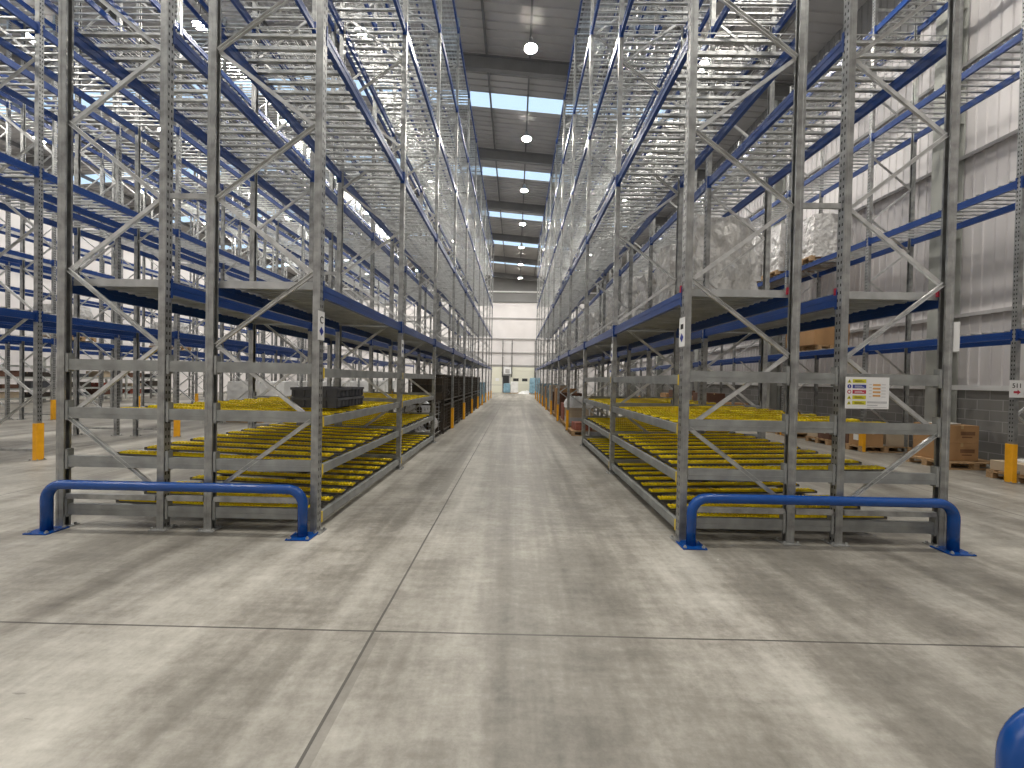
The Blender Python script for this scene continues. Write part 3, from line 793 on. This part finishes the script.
def drum(label, x, y, m, H=.9, r=.29, z=0):
    t = thing('drum', label, 'drum', (x, y, z))
    link('body', MB().lathe([(0, 0), (r, 0), (r * 1.02, .02), (r, .05), (r, H * .33), (r * 1.03, H * .35), (r, H * .37), (r, H * .64), (r * 1.03, H * .66), (r, H * .68), (r, H - .05), (r * 1.02, H - .02), (r, H), (r * .95, H - .02), (0, H - .02)], 24).mesh('body', m, True), t)
    link('bung', MB().lathe([(.04, 0), (.04, .02), (0, .02)], 10, (r * .55, 0, H - .02)).mesh('bung', GALV), t)
    return t
mach = thing('stretch_wrapper', 'white goods stack with a pale cover on a pallet in the right rack', 'goods', (2.22, 13.4, 0))
link('pallet', pallet_me(1.0, .8), mach); link('load', stack_mb(.9, .72, .8, 1, 1, 4, 3).mesh('load', [SIGN_G, CARD_L]), mach, (0, 0, .146))
link('cover', wrap_mesh(.96, .78, .35, 31, .05, SHEET, .3), mach, (0, 0, .68))
for i, (y, m, nm) in enumerate(((14.55, PINK, 'red brown'), (15.9, CARD_D, 'dark brown'), (17.2, CARD, 'tan'), (18.6, CARD_D, 'dark'), (20.0, CARD_L, 'pale'), (22.9, CARD, 'brown'), (25.6, CARD_L, 'sand coloured'))):
    bare_pallet('wooden pallet under the %s carton in the right rack' % nm, 2.24, y, 0, 0, 1.0, .8)
    carton('%s carton on a pallet at floor level of the right aisle rack' % nm, 2.24, y, .147, .92, .74, (.6, .95, 1.1, .9, 1.2, 1.1, 1.2)[i], 0, m)
for i, y in enumerate((21.3, 24.2, 27.0, 28.4)):
    t = thing('wrapped_pallet', 'blue film wrapped pallet at floor level of right aisle rack, %s along' % ORD[i], 'wrapped pallet', (2.24, y, 0), 0, 'blue wrapped pallets at floor level')
    link('pallet', pallet_me(1.0, .8), t); link('load', stack_mb(.88, .7, 1.1, 2, 1, 4, i).mesh('load', [CARD_L, CARD]), t, (0, 0, .146))
    link('stretch_wrap', wrap_mesh(.98, .78, 1.25, 40 + i, .03, FILM_B, .05), t, (0, 0, .1))

# ---- cages in the left aisle rack beyond the roller beds
def cage(label, x, y, z, L=1.0, W=1.2, H=.85, coils=False, group=None):
    t = thing('mesh_stillage', label, 'stillage', (x, y, z), 0, group)
    fr = MB(); fm = CHROME if coils else CAGE
    for sx in (-1, 1):
        for sy in (-1, 1): fr.box(sx * L / 2 - .02, sx * L / 2 + .02, sy * W / 2 - .02, sy * W / 2 + .02, .0, H)
    for z0 in (.08, H - .05):
        for sx in (-1, 1): fr.box(sx * L / 2 - .018, sx * L / 2 + .018, -W / 2, W / 2, z0, z0 + .04)
        for sy in (-1, 1): fr.box(-L / 2, L / 2, sy * W / 2 - .018, sy * W / 2 + .018, z0, z0 + .04)
    link('frame', fr.mesh('frame', CAGE), t)
    link('floor_panel', MB().box(-L / 2, L / 2, -W / 2, W / 2, .08, .1).mesh('floor_panel', CAGE), t)
    for sx, sy in ((1, 0), (-1, 0), (0, 1), (0, -1)):
        m = MB(); r = .004
        if coils and (sy == -1 or sx == -1): continue
        if sx:
            for i in range(0 if coils else 13):
                yy = -W / 2 + W * (i + .5) / 13; m.box(sx * L / 2 - r, sx * L / 2 + r, yy - r, yy + r, .1, H - .03)
            for i in range(3 if coils else 8):
                zz = .12 + (H - .18) * i / (3 if coils else 7); m.box(sx * L / 2 - r, sx * L / 2 + r, -W / 2, W / 2, zz - r, zz + r)
        else:
            for i in range(11):
                xx = -L / 2 + L * (i + .5) / 11; m.box(xx - r, xx + r, sy * W / 2 - r, sy * W / 2 + r, .1, H - .03)
            for i in range(8):
                zz = .12 + (H - .18) * i / 7; m.box(-L / 2, L / 2, sy * W / 2 - r, sy * W / 2 + r, zz - r, zz + r)
        link('mesh_panel', m.mesh('mesh_panel', fm if coils else CAGE), t)
    if not coils:
        link('load', stack_mb(L - .12, W - .12, H - .2, 2, 3, 3, int(y * 10)).mesh('load', [CAGE, CAGE_L]), t, (0, 0, .102))
    return t
gc = 'dark mesh stillages stacked in the left aisle rack'
def coil(label, x, y, z, r, m=CHROME):
    mb = MB(); n = 120; pts = []
    for i in range(n * 2):
        a = 2 * PI * i / 30; rr = r - .01 + .008 * math.sin(i * 1.7)
        pts.append((rr * math.cos(a), (i / (n * 2) - .5) * .28, rr * math.sin(a)))
    mb.tube(pts, .011, 6); thing('wire_coil', label, 'wire coil', (x, y, z), 0, 'bright wire coils in the stillage', mb.mesh('wire_coil', m, True))
cage('open mesh stillage of bright wire coils just past the left roller beds', -2.6, 10.3, 0, 1.0, 1.15, .95, True)
for i in range(3):
    for j in range(3):
        coil('bright wire coil in the open stillage, %s in the %s row' % (ORD[j], ('lower aisle side', 'lower inner', 'top')[i]), (-2.36, -2.84, -2.58)[i], 9.97 + .33 * j, (.335, .335, .76)[i], .225)
q = 0
for k, dy in ((2, 2.1), (3, .75), (3, 2.05), (4, .75), (4, 2.05), (5, .75), (5, 2.05), (6, .75)):
    for lv, nm in ((0, 'lower'), (1, 'upper')):
        cage('dark mesh stillage, %s one of the %s stack past the wire coils' % (nm, ORD[q]), -2.54, 3.895 + BAY * k + dy, .86 * lv, 1.0, 1.15, .85, False, gc)
    q += 1
for i, y in enumerate((23.0, 24.4, 26.0, 27.4)):
    t = thing('wrapped_pallet', 'blue film wrapped pallet at floor level of left aisle rack, %s along' % ORD[i], 'wrapped pallet', (-2.55, y, 0), 0, 'blue wrapped pallets at floor level')
    link('pallet', pallet_me(1.0, .8), t); link('load', stack_mb(.88, .7, 1.1, 2, 1, 4, i).mesh('load', [CARD_L, CARD]), t, (0, 0, .146))
    link('stretch_wrap', wrap_mesh(.98, .78, 1.25, 50 + i, .03, FILM_B, .05), t, (0, 0, .1))

# ---- white pallets in the second left block, floor level, and goods further off
sw = [wrap_mesh(1.16, .9, 1.25, 60 + i, .03, SHEET, .06) for i in range(3)]
ld = stack_mb(1.0, .76, 1.12, 2, 2, 4, 8).mesh('load', [CARD_L, WHITE])
q = 0
for k in range(3, 9):
    for dy in (.75, 2.05):
        t = thing('wrapped_pallet', 'white sheeted pallet, %s along the floor of the rack across the left side aisle' % ORD[q], 'wrapped pallet', (-8.97, 3.95 + BAY * k + dy, 0), 0, 'white sheeted pallets across the left side aisle')
        link('pallet', pallet_me(1.2, .8), t); link('load', ld, t, (0, 0, .146)); link('stretch_wrap', sw[q % 3], t, (0, 0, .1)); q += 1
        if q == 12: break
for i, (k, dy) in enumerate(((3, .8), (4, 2.0))):
    wrapped('pale wrapped pallet on the lowest level of the third left block, %s along' % ORD[i], -15.46, 3.95 + BAY * k + dy, 2.48 + BH + .032, 0, 'wrapped pallets in the third left block', i, .9, .55, wrap_mesh(1.16, .86, 1.98, 80 + i, .04, FILM_W, .1))
# long shelving along the left wall
def long_shelf(y, label):
    t = thing('long_shelving', label, 'shelving', (-24.3, y, 0), 0, 'shelving along the far left wall')
    for yy in (0, 2.7):
        for x in (0, .9): link('post', MB().box(x - .04, x + .04, yy - .04, yy + .04, 0, 2.3).mesh('post', COLUMN), t)
    for z in (.2, .65, 1.2, 1.75):
        m = MB(); m.box(-.03, .0, .04, 2.66, z, z + .09); m.box(.9, .93, .04, 2.66, z, z + .09); link('beam', m.mesh('beam', COLUMN), t)
        link('shelf', MB().box(0, .9, .04, 2.66, z + .07, z + .09).mesh('shelf', GALV), t)
    return t
sb = 0
for i, y in enumerate((14.0, 17.0, 20.0, 23.0)):
    long_shelf(y, 'pale shelving bay with dark goods along the far left wall, %s from the front' % ORD[i])
    for zz, nm in ((.292, 'lowest shelf'), (.742, 'middle shelf'), (1.292, 'upper shelf')):
        for j in range(2):
            c = (CAGE, CARD_D, CRATE, CARD_D, CAGE, RUST, CRATE, CARD_L)[(sb * 5 + i) % 8]
            carton('%s %s carton on the %s of the %s far left shelving bay' % (('nearer', 'further')[j], {id(CAGE): 'black', id(CARD_D): 'brown', id(RUST): 'rust red', id(CRATE): 'grey', id(CARD_L): 'pale'}[id(c)], nm, ORD[i]),
                   -23.85, y + .75 + 1.25 * j, zz, .7, .6 + .12 * ((sb * 3) % 4), .18 + .05 * ((sb * 7) % 4), 0, c, 'cartons on the far left shelving')
            sb += 1

# ------------------------------------------------------------------ back wall: dock door, side panel, opening, wall boxes, pipes, goods
t = thing('door_1', 'cream sectional dock door with two dark windows in the back wall', 'door'); t['kind'] = 'structure'; t.location = (.85, BY - .05, 0)
m = MB()
for i in range(6): m.box(-1.45, 1.45, -.03, .03, .01 + i * .52, .01 + i * .52 + .505)
link('door_leaf', m.mesh('door_leaf', CREAM), t)
for x in (-.78, .28): link('pane', MB().box(x - .32, x + .32, -.045, -.03, 1.42, 1.76).mesh('pane', DARK), t)
m = MB(); m.box(-1.6, -1.45, -.06, .04, 0, 3.2); m.box(1.45, 1.6, -.06, .04, 0, 3.2); m.box(-1.6, 1.6, -.06, .04, 3.13, 3.25); link('door_frame', m.mesh('door_frame', LEDGE), t)
t = thing('door_2', 'cream panelled door with a small window at the left of the back wall', 'door'); t['kind'] = 'structure'; t.location = (-2.2, BY - .05, 0)
link('door_leaf', MB().box(-.62, .62, -.03, .03, .01, 3.1).mesh('door_leaf', CREAM), t)
link('pane', MB().box(-.18, .25, -.045, -.03, 1.4, 1.75).mesh('pane', WHITE), t)
m = MB(); m.box(-.62, .62, -.04, -.03, .9, .95); link('rail', m.mesh('rail', LEDGE), t)
t = thing('door_3', 'dark doorway between the two cream doors in the back wall', 'doorway'); t['kind'] = 'structure'; t.location = (-1.08, BY - .05, 0)
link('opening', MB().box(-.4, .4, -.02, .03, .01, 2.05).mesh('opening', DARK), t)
m = MB(); m.box(-.47, -.4, -.05, .03, 0, 2.12); m.box(.4, .47, -.05, .03, 0, 2.12); m.box(-.47, .47, -.05, .03, 2.05, 2.12); link('door_frame', m.mesh('door_frame', LEDGE), t)
t = thing('heater_unit', 'white wall box mounted above the dark doorway', 'heater', (-.95, BY - .2, 2.25))
link('casing', MB().box(-.45, .45, -.15, .15, 0, .85).mesh('casing', WHITE), t)
link('grille', MB().box(-.25, .25, -.16, -.15, .1, .6).mesh('grille', LEDGE), t)
for i, (x, nm) in enumerate(((-1.55, 'left of the dark doorway'), (-.45, 'right of the white wall box'), (2.3, 'right of the dock door'))):
    t = thing('vertical_pipe', 'dark vertical pipe running up the back wall %s' % nm, 'pipe', (x, BY - .24, 0))
    link('tube', MB().tube([(0, 0, 1.9 if i < 2 else .4), (0, 0, 6.3)], .06, 10).mesh('tube', STEELP, True), t)
    m = MB()
    for z in (2.4, 4.2, 5.9): m.box(-.09, .09, -.03, .2, z, z + .05)
    link('clip', m.mesh('clip', STEELP), t)
def sheeted(label, x, y, L, W, H, m, seed):
    t = thing('wrapped_pallet', label, 'wrapped pallet', (x, y, 0))
    link('pallet', pallet_me(round(L, 2), round(W, 2)), t); link('load', stack_mb(L - .16, W - .12, H - .12, 2, 2, 3, seed).mesh('load', [CARD_L, CARD]), t, (0, 0, .146))
    link('stretch_wrap', wrap_mesh(L - .04, W, H, seed, .04, m, .12), t, (0, 0, .1))
sheeted('blue wrapped pallet standing in front of the dark doorway', -.95, 44.6, .8, .8, 1.05, FILM_B, 91)
sheeted('white wrapped pallet in front of the dock door', -.1, 44.5, .9, .8, 1.25, SHEET, 92)
sheeted('tall blue wrapped pallet right of the dock door', 2.1, 43.8, 1.0, .8, 1.7, FILM_B, 93)
sheeted('second tall blue wrapped pallet right of the dock door, behind the first', 2.5, 44.9, 1.0, .8, 1.75, FILM_B, 94)
m = MB(); nn = 16
vs = [(1.9 * (i / nn - .5), .9 * (j / nn - .5), .42 * max(0, 1 - ((i / nn - .5) * 2) ** 2) * max(0, 1 - ((j / nn - .5) * 2) ** 2) * (.7 + .6 * noise.noise(Vector((i * .5, j * .5, 2)))) + .002) for j in range(nn + 1) for i in range(nn + 1)]
m.add(vs, [(j * (nn + 1) + i, j * (nn + 1) + i + 1, (j + 1) * (nn + 1) + i + 1, (j + 1) * (nn + 1) + i) for j in range(nn) for i in range(nn)])
thing('film_heap', 'low heap of white plastic sheeting on the floor before the dock door', 'plastic sheeting', (1.2, 43.9, 0), 0, None, m.mesh('film_heap', SHEET, True))

# ------------------------------------------------------------------ world, camera, view
w = bpy.data.worlds.new('sky'); SC.world = w; w.use_nodes = True
bg = w.node_tree.nodes['Background']; bg.inputs[0].default_value = (.66, .83, 1., 1); bg.inputs[1].default_value = 1.25
cam = bpy.data.cameras.new('camera'); co = bpy.data.objects.new('camera', cam); COL.objects.link(co)
F = 385.62; cam.sensor_fit = 'HORIZONTAL'; cam.sensor_width = 36; cam.lens = F / 1024 * 36
cam.clip_start = .05; cam.clip_end = 300
pitch, roll, yaw = -.0111, .019, -.0084
Rm = Matrix.Rotation(-yaw, 4, 'Z') @ Matrix.Rotation(PI / 2 + pitch, 4, 'X') @ Matrix.Rotation(roll, 4, 'Z')
co.matrix_world = Matrix.Translation((0, 0, 1.5886)) @ Rm
SC.camera = co
vs_ = SC.view_settings; vs_.view_transform = 'Standard'; vs_.look = 'None'; vs_.exposure = 0; vs_.gamma = 1; vs_.use_curve_mapping = False
